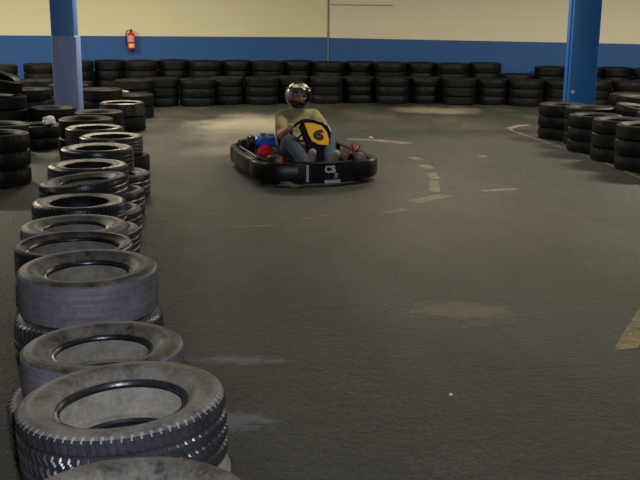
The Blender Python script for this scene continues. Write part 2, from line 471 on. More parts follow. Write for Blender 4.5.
# columns are obstacles for the stacks
LC = (-3.44, 13.0); RC = (3.455, 12.85)
obst = [(LC[0], LC[1], .21), (RC[0], RC[1], .25)]
for it in range(900):
    mv = False
    for i, a in enumerate(stacks):
        for b in stacks[i + 1:]:
            dx, dy = b['x'] - a['x'], b['y'] - a['y']; d = math.hypot(dx, dy)
            if d > 0.8: continue
            m = d + max((ta['D'] + tb['D']) / 2 - math.hypot(b['x'] + tb['dx'] - a['x'] - ta['dx'], dy) for ta in a['tyres'] for tb in b['tyres']) + 0.002
            if 1e-6 < d < m - 1e-5:
                k = (m - d) / d; wa = b['pin'] / (a['pin'] + b['pin']) if False else a['pin']; tot = a['pin'] + b['pin']
                fa, fb = b['pin'] / tot, a['pin'] / tot
                a['x'] -= dx * k * fa; a['y'] -= dy * k * fa; b['x'] += dx * k * fb; b['y'] += dy * k * fb; mv = True
        for (ox, oy, orr) in obst:
            dx, dy = a['x'] - ox, a['y'] - oy; d = math.hypot(dx, dy); m = a['r'] + orr
            if d < m: a['x'] += dx * (m - d) / d; a['y'] += dy * (m - d) / d; mv = True
        lim = wallY(a['x']) - a['r'] - 0.02
        if a['y'] > lim: a['y'] = lim; mv = True
    if not mv: break
for s in stacks:
    z = 0.001
    for t in s['tyres']:
        tyre(t['kind'], s['x'] + t['dx'], s['y'], z, t['D'], t['W'], t['label'], t['group'], t['tilt'])
        z += t['W'] + 0.0008
    s['top'] = z
# one tyre leaning at the left edge on top of its stack
st = [s for s in stacks if 'leaning' in s['tyres'][0]['label']][0]
tyre('farworn', st['x'] - .03, st['y'] - 0.0, st['top'] + 0.0, 0.58, 0.16, 'black tyre leaning at a slant on a stack at the left picture edge', GL, (4, 16))
st = [s for s in stacks if 'inner stack behind the third' in s['tyres'][0]['label']][0]
tyre('far', st['x'], st['y'], st['top'], 0.60, 0.13, 'tyre lying askew on the inner stack behind the third right-barrier stack', GR, (3, 7))

# ------------------------------------------------------------------ room
def quad_obj(name, pts, mat):
    bm = bmesh.new(); v = [bm.verts.new(p) for p in pts]; bm.faces.new(v)
    me = bpy.data.meshes.new(name); bm.to_mesh(me); bm.free(); me.materials.append(mat)
    return tag(link(name, me, None, False), kind='structure')
CEIL = 3.1
# floor material
t = NT('worn_asphalt_floor')
big = t.noise(0.30, 5, 0.55); med = t.noise(1.1, 6, 0.65, (1, 0.35, 1)); fine = t.noise(60, 3, 0.7); grain = t.noise(220, 2, 0.6)
c1 = t.ramp(med, [(0.34, rgb(28, 28, 27)), (0.52, rgb(47, 46, 42)), (0.70, rgb(74, 71, 62))])
strk = t.noise(7, 6, 0.7, (0.35, 1.3, 1)); grit = t.noise(26, 4, 0.7)
c3 = t.ramp(strk, [(0.34, (0.5, 0.5, 0.51, 1)), (0.66, (1.6, 1.58, 1.5, 1))])
c4 = t.ramp(grit, [(0.36, (0.45, 0.45, 0.45, 1)), (0.64, (1.7, 1.7, 1.66, 1))])
c1 = t.mix(0.8, t.mix(0.75, c1, c3, 'MULTIPLY'), c4, 'MULTIPLY')
c2 = t.ramp(fine, [(0.36, (0.35, 0.35, 0.35, 1)), (0.66, (1.7, 1.68, 1.62, 1))])
cc = t.mix(0.8, c1, c2, 'MULTIPLY')
# darker and paler floor areas, each with a shape of its own
def blotch(t, x, y, rx, ry, soft=0.5, nz=0.7, ang=0, ns=1.6):
    mp = t.n.new('ShaderNodeMapping'); mp.vector_type = 'TEXTURE'
    mp.inputs['Location'].default_value = (x, y, 0); mp.inputs['Scale'].default_value = (rx, ry, 1); mp.inputs['Rotation'].default_value = (0, 0, ang)
    t.l.new(t.tc.outputs['Object'], mp.inputs[0])
    ln = t.n.new('ShaderNodeVectorMath'); ln.operation = 'LENGTH'; t.l.new(mp.outputs[0], ln.inputs[0])
    n = t.noise(ns, 6, 0.7, (1, 0.5 if ns < 2 else 1.5, 1))
    d = t.math('ADD', ln.outputs['Value'], t.math('MULTIPLY', t.math('SUBTRACT', n, 0.5), nz * 2))
    return t.ramp(d, [(1 - soft, (1, 1, 1, 1)), (1.0, (0, 0, 0, 1))])
def patch(cc, x, y, rx, ry, c, amt, **k):
    m = blotch(t, x, y, rx, ry, **k)
    f = t.math('MULTIPLY', m, amt)
    return t.mix(f, cc, c)
cc = patch(cc, 0.9, 6.6, 1.5, 3.4, rgb(98, 92, 78), 0.55, soft=0.7)
cc = patch(cc, -1.0, 13.0, 1.0, 2.0, rgb(178, 168, 146), 0.8, soft=0.6)
cc = patch(cc, -0.95, 10.8, 0.7, 0.7, rgb(170, 160, 138), 0.6, soft=0.6)
cc = patch(cc, 1.9, 15.6, 0.9, 0.7, rgb(150, 142, 122), 0.7, soft=0.6)
cc = patch(cc, 0.75, 4.75, 0.32, 0.22, rgb(140, 130, 104), 0.6, soft=0.6, ns=6, nz=1.2)
cc = patch(cc, -0.55, 5.0, 0.6, 1.7, rgb(26, 26, 25), 0.7, soft=0.7)
cc = patch(cc, 2.2, 4.0, 1.3, 1.4, rgb(30, 30, 28), 0.45, soft=0.8)
cc = patch(cc, -0.35, 4.0, 0.26, 0.07, rgb(120, 120, 128), 0.7, soft=0.6, ns=14, nz=1.4)
cc = patch(cc, -0.35, 3.35, 0.22, 0.10, rgb(120, 120, 128), 0.7, soft=0.6, ns=14, nz=1.4)
t.col(cc)
t.bump(t.math('ADD', t.math('MULTIPLY', grit, 1.6), t.math('ADD', t.math('MULTIPLY', fine, 0.9), t.math('MULTIPLY', grain, 0.4))), 1.0, 0.012)
M_FLOOR = t.set(Roughness=t.ramp(med, [(0.3, (.42, .42, .42, 1)), (0.7, (.62, .62, .62, 1))]), Specular_IOR_Level=0.5)
def paint(name, c):
    t = NT(name); n = t.noise(40, 5, 0.7); n2 = t.noise(5, 4, 0.6)
    m = t.math('ADD', t.math('MULTIPLY', n, 0.5), t.math('MULTIPLY', n2, 0.5))
    t.col(t.ramp(m, [(0.38, rgb(66, 62, 52)), (0.6, c)])); return t.set(Roughness=0.6)
M_WPAINT = paint('faded_white_floor_paint', rgb(142, 136, 118))
M_YPAINT = paint('faded_yellow_floor_paint', rgb(128, 114, 72))
M_YPAINT2 = paint('yellow_floor_paint', rgb(172, 146, 62))
bm = bmesh.new()
box(bm, (0, 8, -0.05), (20, 26, 0.10))
def dash(pix, wpx, mi):
    """painted line on the floor through picture points, width in metres"""
    pts = [at_z(x, y) for x, y in pix]
    A = []; B = []
    for i, p in enumerate(pts):
        d = (pts[min(len(pts) - 1, i + 1)] - pts[max(0, i - 1)]).normalized(); nrm = Vector((-d.y, d.x, 0)) * wpx / 2
        A.append(bm.verts.new((p.x + nrm.x, p.y + nrm.y, 0.0015))); B.append(bm.verts.new((p.x - nrm.x, p.y - nrm.y, 0.0015)))
    for i in range(len(pts) - 1):
        f = bm.faces.new((A[i], A[i + 1], B[i + 1], B[i])); f.material_index = mi
dash([(508, 128), (513, 131), (525, 135), (545, 142), (560, 147), (580, 154), (600, 161), (620, 169), (640, 178), (665, 188)], 0.045, 1)
dash([(508, 128.5), (518, 126), (530, 125)], 0.10, 1)
dash([(348, 139), (378, 140.5), (409, 143.5)], 0.20, 1)
dash([(482, 191), (517, 189)], 0.09, 1)
dash([(411, 157), (420, 160)], 0.11, 2)
dash([(423, 165), (431, 169)], 0.11, 2)
dash([(431, 173), (436, 179)], 0.09, 2)
dash([(434, 181), (435, 192)], 0.09, 2)
dash([(414, 202), (432, 198), (447, 195)], 0.14, 2)
dash([(384, 213), (407, 209)], 0.09, 2)
dash([(234, 227), (258, 226.5), (283, 226)], 0.07, 2)
dash([(303, 219), (330, 215)], 0.06, 2)
dash([(478, 157), (487, 156)], 0.08, 1)
a = [at_z(*q) for q in ((613, 351), (638, 348), (660, 300), (641, 306), (628, 325))]
f = bm.faces.new([bm.verts.new((p.x, p.y, 0.0015)) for p in a]); f.material_index = 3
for f in bm.faces:
    if abs(f.normal.z) > .5 and f.normal.z < 0 and f.material_index: f.normal_flip()
me = bpy.data.meshes.new('floor'); bm.to_mesh(me); bm.free()
for m in (M_FLOOR, M_WPAINT, M_YPAINT, M_YPAINT2): me.materials.append(m)
tag(link('floor', me, None, False), kind='structure')

def wall_mat(name, upper, lower, zb):
    """painted block wall: cream above, blue dado below; zb = height of the paint line in object space"""
    t = NT(name)
    sep = t.n.new('ShaderNodeSeparateXYZ'); t.l.new(t.tc.outputs['Object'], sep.inputs[0])
    n = t.noise(1.2, 5, 0.6); n2 = t.noise(14, 4, 0.6)
    u = t.mix(t.math('MULTIPLY', n, 0.35), upper, tuple(v * 0.8 for v in upper[:3]) + (1,))
    l = t.mix(t.math('MULTIPLY', n, 0.6), lower, tuple(v * 0.7 for v in lower[:3]) + (1,))
    # paint line, slightly lower towards +x
    line = t.math('ADD', sep.outputs['Z'], t.math('MULTIPLY', sep.outputs['X'], zb[1]))
    f = t.math('GREATER_THAN', line, zb[0])
    t.col(t.mix(f, l, u))
    br = t.n.new('ShaderNodeTexBrick'); br.inputs['Scale'].default_value = 1.0
    br.inputs['Brick Width'].default_value = 0.44; br.inputs['Row Height'].default_value = 0.21; br.inputs['Mortar Size'].default_value = 0.006
    cb = t.n.new('ShaderNodeCombineXYZ'); t.l.new(sep.outputs['X'], cb.inputs[0]); t.l.new(sep.outputs['Z'], cb.inputs[1])
    t.l.new(cb.outputs[0], br.inputs['Vector'])
    h = t.math('SUBTRACT', t.math('MULTIPLY', n2, 0.3), br.outputs['Fac'])
    t.bump(h, 0.35, 0.004)
    return t.set(Roughness=0.62)
BLUE = rgb(30, 84, 148)
M_WL = wall_mat('cream_and_blue_painted_blockwork', rgb(222, 214, 176), BLUE, (1.095, 0.0))
M_WRR = wall_mat('pale_and_blue_painted_blockwork', rgb(218, 208, 184), BLUE, (1.085, 0.008))
M_PLAINW = plain('cream_painted_wall', rgb(200, 192, 160), 0.7, scale=3)
M_CEILM = plain('grey_painted_soffit', rgb(120, 118, 108), 0.8, scale=3)
def wall(name, a, b, mat, th=0.2):
    a = Vector((*a, 0)); b = Vector((*b, 0)); d = b - a; L = d.length
    bm = bmesh.new(); box(bm, (L / 2, th / 2, CEIL / 2), (L, th, CEIL))
    me = bpy.data.meshes.new(name); bm.to_mesh(me); bm.free(); me.materials.append(mat)
    o = link(name, me, None, False); o.location = a; o.rotation_euler = (0, 0, math.atan2(d.y, d.x))
    return tag(o, kind='structure')
wall('wall_back', (-9.5, wallY(-9.5)), (cornerx, 18.2), M_WL)
wall('wall_right', (cornerx, 18.2), (9.5, wallY(9.5)), M_WRR)
wall('wall_left', (-9.5, -4.5), (-9.5, wallY(-9.5)), M_PLAINW)
wall('wall_side', (9.5, wallY(9.5)), (9.5, -4.5), M_PLAINW)
wall('wall_front', (9.5, -4.5), (-9.5, -4.5), M_PLAINW)
bm = bmesh.new(); box(bm, (0, 7, CEIL + 0.05), (19.4, 23.4, 0.1))
tag(finish('ceiling', bm, M_CEILM, None, False), kind='structure')
# conduit along the wall right of the corner
bm = bmesh.new()
ya = lambda x: wallY(x) - 0.02
tube(bm, [(0.16, ya(.16), 1.69), (1.3, ya(1.3), 1.685)], 0.006, 8)
tag(finish('trim_1', bm, plain('grey_conduit', rgb(150, 142, 130), 0.6)), kind='structure')
bm = bmesh.new()
box(bm, (cornerx - .01, 18.185, CEIL / 2), (0.025, 0.02, CEIL - .01))  # dark strip standing in for the shading line where the walls meet
tag(finish('corner_shade_line', bm, plain('corner_shade_strip', rgb(120, 118, 110), 0.8), None, False), kind='structure')

# ------------------------------------------------------------------ columns
def column_mat(name, c, c2):
    t = NT(name)
    n = t.noise(3.0, 6, 0.65, (3, 3, 0.6)); n2 = t.noise(30, 4, 0.6)
    t.col(t.ramp(t.math('ADD', t.math('MULTIPLY', n, .7), t.math('MULTIPLY', n2, .3)), [(0.35, c), (0.68, c2)]))
    t.bump(n2, 0.3, 0.003)
    return t.set(Roughness=0.45)
M_COLU = column_mat('blue_column_paint', rgb(66, 122, 208), rgb(90, 142, 216))
M_COLW = column_mat('flash_paled_blue_column_paint', rgb(116, 148, 214), rgb(156, 174, 222))  # paler blue of the wrapped half, with the flash put into the colour
M_COLR = column_mat('deep_blue_column_paint', rgb(34, 108, 190), rgb(50, 124, 202))
bm = bmesh.new()
box(bm, (0, 0, CEIL / 2), (0.30, 0.30, CEIL), 0.012, mi=0)
box(bm, (0.012, 0, 0.60), (0.325, 0.325, 1.20), 0.012, mi=1)
o = finish('column', bm, [M_COLU, M_COLW], None, True, 30); o.location = (LC[0], LC[1], 0); o.rotation_euler = (0, 0, math.radians(3))
tag(o, 'flash-paled blue square column left of the kart, wrapped lower half', 'column', 'blue square columns')
bm = bmesh.new()
box(bm, (0, 0, CEIL / 2), (0.355, 0.355, CEIL), 0.015)
box(bm, (-0.185, 0, CEIL / 2), (0.02, 0.16, CEIL - 0.01), 0.004)
o = finish('column', bm, [M_COLR], None, True, 30); o.location = (RC[0], RC[1], 0); o.rotation_euler = (0, 0, math.radians(-2))
tag(o, 'deep blue square column at the right behind the right tyre stacks', 'column', 'blue square columns')
# small pale round disc on the right column
sp = at_Y(573, 92, RC[1] - 0.185)
bm = bmesh.new(); lathe(bm, [(0.0, 0), (0.022, 0), (0.026, 0.003), (0.022, 0.008), (0, 0.010)], (0, 0, 0), (0, -1, 0), 20)
o = finish('disc', bm, plain('pearl_white', rgb(235, 230, 250), 0.2, var=.03)); o.location = (sp.x, RC[1] - 0.1775, sp.z)
tag(o, 'small round white disc stuck low on the right blue column', 'disc')

# ------------------------------------------------------------------ fire extinguisher on the wall
ex = -3.47; ey = wallY(ex) - 0.09
root = empty('fire_extinguisher', (ex, ey, 0.86))
tag(root, 'red fire extinguisher hanging on the far wall across the paint line', 'fire extinguisher')
bm = bmesh.new(); lathe(bm, [(0, 0), (.06, 0), (.068, .015), (.068, .25), (.055, .285), (.03, .31), (.02, .32), (0, .32)], seg=28)
finish('cylinder', bm, plain('red_extinguisher_enamel', rgb(205, 30, 28), 0.3), root)
bm = bmesh.new()
for a0, a1, z0, z1, mi in ((-150, -30, .135, .245, 0), (-120, -20, .035, .105, 1)):
    prev = None
    for k in range(13):
        a = math.radians(a0 + (a1 - a0) * k / 12); q = (.0695 * math.cos(a), .0695 * math.sin(a))
        cur = (bm.verts.new((*q, z0)), bm.verts.new((*q, z1)))
        if prev: f = bm.faces.new((prev[0], cur[0], cur[1], prev[1])); f.material_index = mi
        prev = cur
finish('label_sticker', bm, [plain('pinkish_white_sticker', rgb(215, 150, 165), .5), plain('pale_yellow_sticker', rgb(235, 200, 120), .5)], root)
bm = bmesh.new(); box(bm, (0, 0, .335), (.035, .035, .03), .005); box(bm, (.01, -.03, .358), (.022, .11, .010), .003); box(bm, (.01, -.03, .335), (.018, .09, .008), .003)
finish('valve_handle', bm, M_SATIN, root)
bm = bmesh.new(); tube(bm, [(-.03, 0, .335), (-.08, 0, .31), (-.088, -.01, .2), (-.082, -.02, .08)], .009, 8, smoothn=6)
finish('hose', bm, M_BLACKPL, root)
bm = bmesh.new(); box(bm, (0, .076, .2), (.03, .015, .3), .002); box(bm, (0, .06, .27), (.10, .03, .02), .003)
finish('wall_bracket', bm, M_SATIN, root)

# ------------------------------------------------------------------ kart
KY = math.radians(180 + 17)
KC = Vector((-0.19, 9.2, 0))
kart = empty('go_kart', KC, KY)
tag(kart, 'black rental go-kart with red frame and yellow number 6 panel, driven by the helmeted person', 'go-kart')
K = kart
def V(*a): return Vector(a)
def sweep(bm, path, prof, closed=False, mi=0):
    """path: xy points; prof: (outward, z) closed loop"""
    n = len(path); rings = []
    for i, p in enumerate(path):
        p = Vector((p[0], p[1], 0)); a = Vector((*path[(i + 1) % n if closed else min(n - 1, i + 1)], 0)); b = Vector((*path[i - 1 if closed else max(0, i - 1)], 0))
        d = (a - b).normalized(); nrm = Vector((d.y, -d.x, 0))
        rings.append([bm.verts.new(p + nrm * o_ + Vector((0, 0, z_))) for o_, z_ in prof])
    m = len(prof)
    for i in range(n if closed else n - 1):
        A, B = rings[i], rings[(i + 1) % n]
        for k in range(m):
            f = bm.faces.new((A[k], A[(k + 1) % m], B[(k + 1) % m], B[k])); f.material_index = mi
    if not closed:
        bm.faces.new(rings[0]); bm.faces.new(rings[-1][::-1])
def arcpath(pts, n=8):
    pts = [Vector((*p, 0)) for p in pts]; q = []
    for i in range(len(pts) - 1):
        Pn = lambda k: pts[max(0, min(len(pts) - 1, k))]
        a, b, c, d = Pn(i - 1), Pn(i), Pn(i + 1), Pn(i + 2)
        for j in range(n):
            t_ = j / n; v = 0.5 * ((2 * b) + (c - a) * t_ + (2 * a - 5 * b + 4 * c - d) * t_ * t_ + (3 * b - a - 3 * c + d) * t_ ** 3); q.append((v.x, v.y))
    q.append((pts[-1].x, pts[-1].y)); return q
PROF = [(-.035, .05), (.02, .045), (.045, .07), (.052, .12), (.045, .17), (.015, .205), (-.03, .21), (-.045, .19), (-.045, .07)]
PROFN = [(-.03, .03), (.03, .03), (.05, .05), (.045, .13), (.02, .21), (-.01, .225), (-.035, .21), (-.04, .05)]
M_REFLECTION = plain('painted_flash_reflection', rgb(205, 210, 228), 0.3, 0.1, var=.08)  # pale paint for the flash reflections on the nose
# nose (front bumper), clockwise seen from above so outward is right-hand side
bm = bmesh.new(); sweep(bm, arcpath([(-.55, .36), (-.55, .52), (-.44, .68), (-.24, .75)]), PROF)
finish('front_bumper', bm, M_BLACKPL, K)
bm = bmesh.new(); sweep(bm, arcpath([(.24, .75), (.44, .68), (.55, .52), (.55, .36)]), PROF); finish('front_bumper', bm, M_BLACKPL, K)
bm = bmesh.new(); sweep(bm, arcpath([(-.27, .745), (-.14, .775), (0, .785), (.14, .775), (.27, .745)]), PROFN)
nose = finish('nose_cone', bm, M_GLOSS, K); nose['label'] = 'glossy dark nose panel with pale lettering'
# lettering on the nose, and pale strips painted in as flash reflections
def nosepoint(x, z, off=0.0):
    y = .785 - .55 * x * x + (.045 if z < .13 else .045 - (z - .13) * .32) + off + .004
    return Vector((x, y, z))
Mn = Matrix.Translation(nosepoint(-.035, .155, .004)) @ Matrix.Rotation(PI, 4, 'Z') @ Matrix.Rotation(math.radians(90 - 17), 4, 'X')
text_mesh('nose_lettering', 'CS', .085, Mn, plain('pale_grey_vinyl', rgb(175, 178, 190), .4), nose, .0015, .004)
Mn = Matrix.Translation(nosepoint(-.085, .095, .004)) @ Matrix.Rotation(PI, 4, 'Z') @ Matrix.Rotation(math.radians(90), 4, 'X')
text_mesh('nose_lettering', 'R', .065, Mn, plain('pale_grey_vinyl_small', rgb(175, 178, 190), .4), nose, .0015, .002, .3)
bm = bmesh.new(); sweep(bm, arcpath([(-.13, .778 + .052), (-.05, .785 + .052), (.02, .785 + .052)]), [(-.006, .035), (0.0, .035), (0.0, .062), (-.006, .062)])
finish('reflection_strip', bm, M_REFLECTION, nose)
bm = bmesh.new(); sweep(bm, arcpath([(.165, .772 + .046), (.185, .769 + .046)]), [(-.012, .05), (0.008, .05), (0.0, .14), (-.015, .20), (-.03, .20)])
finish('reflection_strip', bm, M_REFLECTION, nose)
# side pods
for s in (1, -1):
    bm = bmesh.new()
    path = arcpath([(s * .53, .36), (s * .56, .15), (s * .56, -.25), (s * .54, -.44)])
    if s < 0: path = path[::-1]
    if s > 0: sweep(bm, path, PROF)
    else: sweep(bm, path[::-1], [(-a, b) for a, b in PROF])
    box(bm, (s * .43, -.04, .115), (.19, .62, .11), .03)
    finish('side_pod', bm, M_BLACKPL, K)
bm = bmesh.new(); sweep(bm, arcpath([(.54, -.46), (.53, -.62), (.42, -.76), (.2, -.80), (-.2, -.80), (-.42, -.76), (-.53, -.62), (-.54, -.46)]), PROF)
finish('rear_bumper', bm, M_BLACKPL, K)
# bumper top rail hoops (tubes)
for s in (1, -1):
    bm = bmesh.new(); tube(bm, [(s * .30, .30, .12), (s * .49, .36, .20), (s * .52, .1, .215), (s * .52, -.3, .215), (s * .49, -.5, .20), (s * .32, -.5, .12)], .010, 8, smoothn=6)
    finish('side_rail', bm, M_SATIN, K)
# chassis
bm = bmesh.new()
for s in (1, -1):
    tube(bm, [(s * .16, .72, .07), (s * .2, .5, .07), (s * .28, .25, .07), (s * .30, -.2, .07), (s * .28, -.7, .09)], .016, 10, smoothn=5)
for y, w in ((.62, .18), (.28, .28), (-.12, .3), (-.45, .3), (-.66, .28)):
    tube(bm, [(-w, y, .07), (w, y, .07)], .014, 10)
finish('chassis_frame', bm, M_RED, K)
bm = bmesh.new(); prism(bm, [(-.16, .70), (.16, .70), (.27, .26), (.28, -.1), (-.28, -.1), (-.27, .26)], Matrix.Translation((0, 0, .05)) @ Matrix.Rotation(-PI / 2, 4, 'X') @ Matrix.Scale(-1, 4, (0, 0, 1)), .006)
finish('floor_tray', bm, M_SATIN, K)
# red triangular bracket at the left front and stub on the right
def tri(pts, name='support_bracket', r=.011):
    bm = bmesh.new(); tube(bm, pts, r, 8, closed=True); finish(name, bm, M_RED, K)
tri([(-.29, .40, .10), (-.41, .38, .11), (-.40, .36, .31)])
tri([(-.33, .38, .12), (-.385, .37, .13), (-.395, .365, .20)], r=.009)
bm = bmesh.new(); tube(bm, [(-.27, .42, .10), (-.20, .43, .115), (-.13, .44, .11)], .014, 8); tube(bm, [(-.47, .3, .24), (-.50, .28, .28)], .016, 8)
finish('tie_rod', bm, M_RED, K)
bm = bmesh.new(); tube(bm, [(.02, .28, .10), (.035, .24, .22), (.05, .2, .30)], .018, 8); tube(bm, [(-.06, .3, .10), (-.05, .26, .2), (-.02, .2, .33)], .012, 8)
finish('steering_support', bm, M_RED, K)
bm = bmesh.new(); box(bm, (.27, .12, .15), (.12, .09, .03), .01, Matrix.Rotation(.3, 3, 'Y')); box(bm, (.20, .02, .13), (.10, .05, .03), .01)
finish('seat_bracket', bm, M_RED, K)
# wheels
def wheel(x, y, r, w):
    bm = bmesh.new(); prof = [(r * .52, -w * .5), (r * .75, -w * .52), (r * .93, -w * .48), (r, -w * .36), (r, w * .36), (r * .93, w * .48), (r * .75, w * .52), (r * .52, w * .5)]
    lathe(bm, prof, (x, y, r), (1, 0, 0), 36, closed=True)
    wt = finish('wheel', bm, M_BLACKR, K)
    bm = bmesh.new(); lathe(bm, [(0.0, -w * .3), (.03, -w * .3), (.032, -w * .12), (r * .42, -w * .12), (r * .5, -w * .5), (r * .545, -w * .5), (r * .545, w * .5), (r * .5, w * .5), (r * .42, w * .12), (.03, w * .12), (.028, w * .45), (0, w * .45)], (x, y, r), (1, 0, 0), 28)
    finish('rim', bm, M_ALU, wt)
for s in (1, -1):
    wheel(s * .40, .50, .125, .12); wheel(s * .41, -.57, .137, .17)
bm = bmesh.new(); tube(bm, [(-.46, -.57, .137), (.46, -.57, .137)], .018, 12); finish('rear_axle', bm, M_ALU, K)
# seat: bucket shell lofted around the driver
bm = bmesh.new()
secs = [(-.02, .10, .14, .05), (-.12, .075, .19, .07), (-.24, .08, .185, .12), (-.34, .14, .185, .16), (-.42, .24, .17, .10), (-.46, .34, .15, .06), (-.48, .41, .12, .03)]
rows_ = []
for (y, z, w, rise) in secs:
    row = []
    for k in range(13):
        u = -1 + 2 * k / 12
        row.append(bm.verts.new((u * w, y + (abs(u) ** 2.5) * rise * .7, z + (abs(u) ** 3) * rise * .9)))
    rows_.append(row)
for A, B in zip(rows_[:-1], rows_[1:]):
    for k in range(12): bm.faces.new((A[k], A[k + 1], B[k + 1], B[k]))
so = finish('seat', bm, M_SEAT, K)
md = so.modifiers.new('th', 'SOLIDIFY'); md.thickness = .01; md.offset = -1
# steering column, wheel
SC = V(-.005, .13, .425); SN = V(0, -.78, .62).normalized()
_, su, sv = frame(SN)
bm = bmesh.new(); tube(bm, [SC + (su * math.cos(a) + sv * math.sin(a)) * .14 for a in [2 * PI * k / 36 for k in range(36)]], .014, 10, closed=True)
for a in (0, 2.1, 4.2):
    tube(bm, [SC - SN * .01, SC + (su * math.cos(a) + sv * math.sin(a)) * .135], .010, 8)
lathe(bm, [(0, -.02), (.035, -.02), (.035, .01), (0, .012)], SC, SN, 20)
finish('steering_wheel', bm, M_BLACKPL, K)
bm = bmesh.new(); tube(bm, [SC - SN * .015, (0, .42, .13)], .012, 10); finish('steering_column', bm, M_SATIN, K)
# nassau panel leaning back in front of the wheel
NP = Matrix.Translation((-.045, .335, .34)) @ Matrix.Rotation(math.radians(26), 4, 'X') @ Matrix.Rotation(math.radians(-8), 4, 'Y') @ Matrix.Rotation(PI, 4, 'Z')
# local x of the panel: after the half turn +x is image-right when seen from the front
bm = bmesh.new()
prism(bm, [(-.165, .13), (-.14, .185), (-.05, .205), (.06, .20), (.125, .165), (.145, .10), (.14, -.02), (.10, -.13), (.07, -.22), (-.03, -.22), (-.07, -.10), (-.12, .03)], NP, .035, bev=.008)
np_ = finish('front_fairing', bm, M_GLOSS, K)
bm = bmesh.new()
prism(bm, [(-.12, .162), (-.04, .17), (.05, .155), (.10, .10), (.125, .02), (.115, -.035), (.02, -.035), (-.04, -.01), (-.075, .05)], NP @ Matrix.Translation((0, -.022, .005)), .008, bev=.002)
pl = finish('number_plate', bm, M_YELLOW, K); pl['label'] = 'yellow plate with a black number 6'
text_mesh('number', '6', .17, NP @ Matrix.Translation((.022, -.0275, .062)) @ Matrix.Rotation(math.radians(90), 4, 'X') @ Matrix.Rotation(math.radians(-14), 4, 'Z') @ Matrix.Diagonal((1.15, .8, 1, 1)), plain('black_vinyl', rgb(14, 14, 16), .5), pl, .0015, .010)
bm = bmesh.new(); tube(bm, [NP @ V(.07, -.02, .19), NP @ V(.115, -.02, .165), NP @ V(.135, -.02, .115)], .007, 8, smoothn=4)
finish('fairing_edge', bm, M_WHITE, K)
# pedals
for s in (1, -1):
    bm = bmesh.new(); tube(bm, [(s * .11, .62, .07), (s * .11, .655, .19)], .008, 8); tube(bm, [(s * .11 - .035, .655, .19), (s * .11 + .035, .655, .19)], .009, 8)
    finish('pedal', bm, M_CHROME, K)
# engine on the driver's right
bm = bmesh.new()
E = V(.29, -.31, 0)
box(bm, E + V(0, 0, .165), (.17, .17, .13), .015)
for k in range(6): box(bm, E + V(-.03, .11 + .0, .125 + k * .017), (.13, .09, .007), .002)
lathe(bm, [(0, -.04), (.05, -.04), (.05, .04), (0, .04)], E + V(-.11, 0, .14), (1, 0, 0), 20)
tube(bm, [E + V(-.02, .13, .15), E + V(-.05, .20, .17), E + V(-.09, .22, .15)], .018, 10, smoothn=5)
eng = finish('engine', bm, M_ALU, K)
bm = bmesh.new(); box(bm, E + V(.01, -.0, .278), (.21, .20, .085), .025, seg=3); lathe(bm, [(0, 0), (.028, 0), (.028, .018), (0, .02)], E + V(.02, .02, .33), (0, 0, 1), 18)
ft = finish('fuel_tank', bm, M_BLUET, eng); ft['label'] = 'blue fuel tank'
bm = bmesh.new(); lathe(bm, [(0, 0), (.030, 0), (.034, .006), (.034, .014), (0, .016)], E + V(.02, .02, .345), (0, 0, 1), 18); box(bm, E + V(-.05, .05, .338), (.05, .035, .012), .004); 
finish('filler_cap', bm, M_CHROME, eng)
bm = bmesh.new(); lathe(bm, [(0, 0), (.03, .0), (.075, -.004), (.085, -.02), (.09, -.06), (.07, -.07), (0, -.07)], E + V(.02, .165, .165), (0, 1, 0), 28)
box(bm, E + V(.03, .13, .15), (.15, .06, .15), .02)
sc_ = finish('starter_cover', bm, M_RED, eng); sc_['label'] = 'red recoil starter cover'
bm = bmesh.new(); box(bm, E + V(.13, -.03, .27), (.07, .15, .12), .02); finish('air_cleaner', bm, M_BLACKPL, eng)
bm = bmesh.new(); lathe(bm, [(0, -.08), (.03, -.08), (.04, -.065), (.04, .065), (.03, .08), (0, .08)], E + V(-.02, -.12, .24), (1, 0, 0), 20); finish('muffler', bm, M_ALU, eng)
bm = bmesh.new(); tube(bm, [E + V(-.12, -.12, .24), E + V(-.10, -.05, .33), E + V(.0, .1, .345), E + V(.11, .12, .30)], .009, 8, smoothn=6); finish('engine_guard', bm, M_CHROME, eng)

# ------------------------------------------------------------------ driver
PM = Matrix.Translation(KC) @ Matrix.Rotation(KY, 4, 'Z')
HX = -.045                      # head leans a little towards the kart's left
SR, SL = V(.12, -.29, .515), V(-.205, -.28, .515)
ER, EL = V(.18, -.10, .355), V(-.27, -.09, .40)
def rim(a): return SC + (su * math.cos(a) + sv * math.sin(a)) * .14
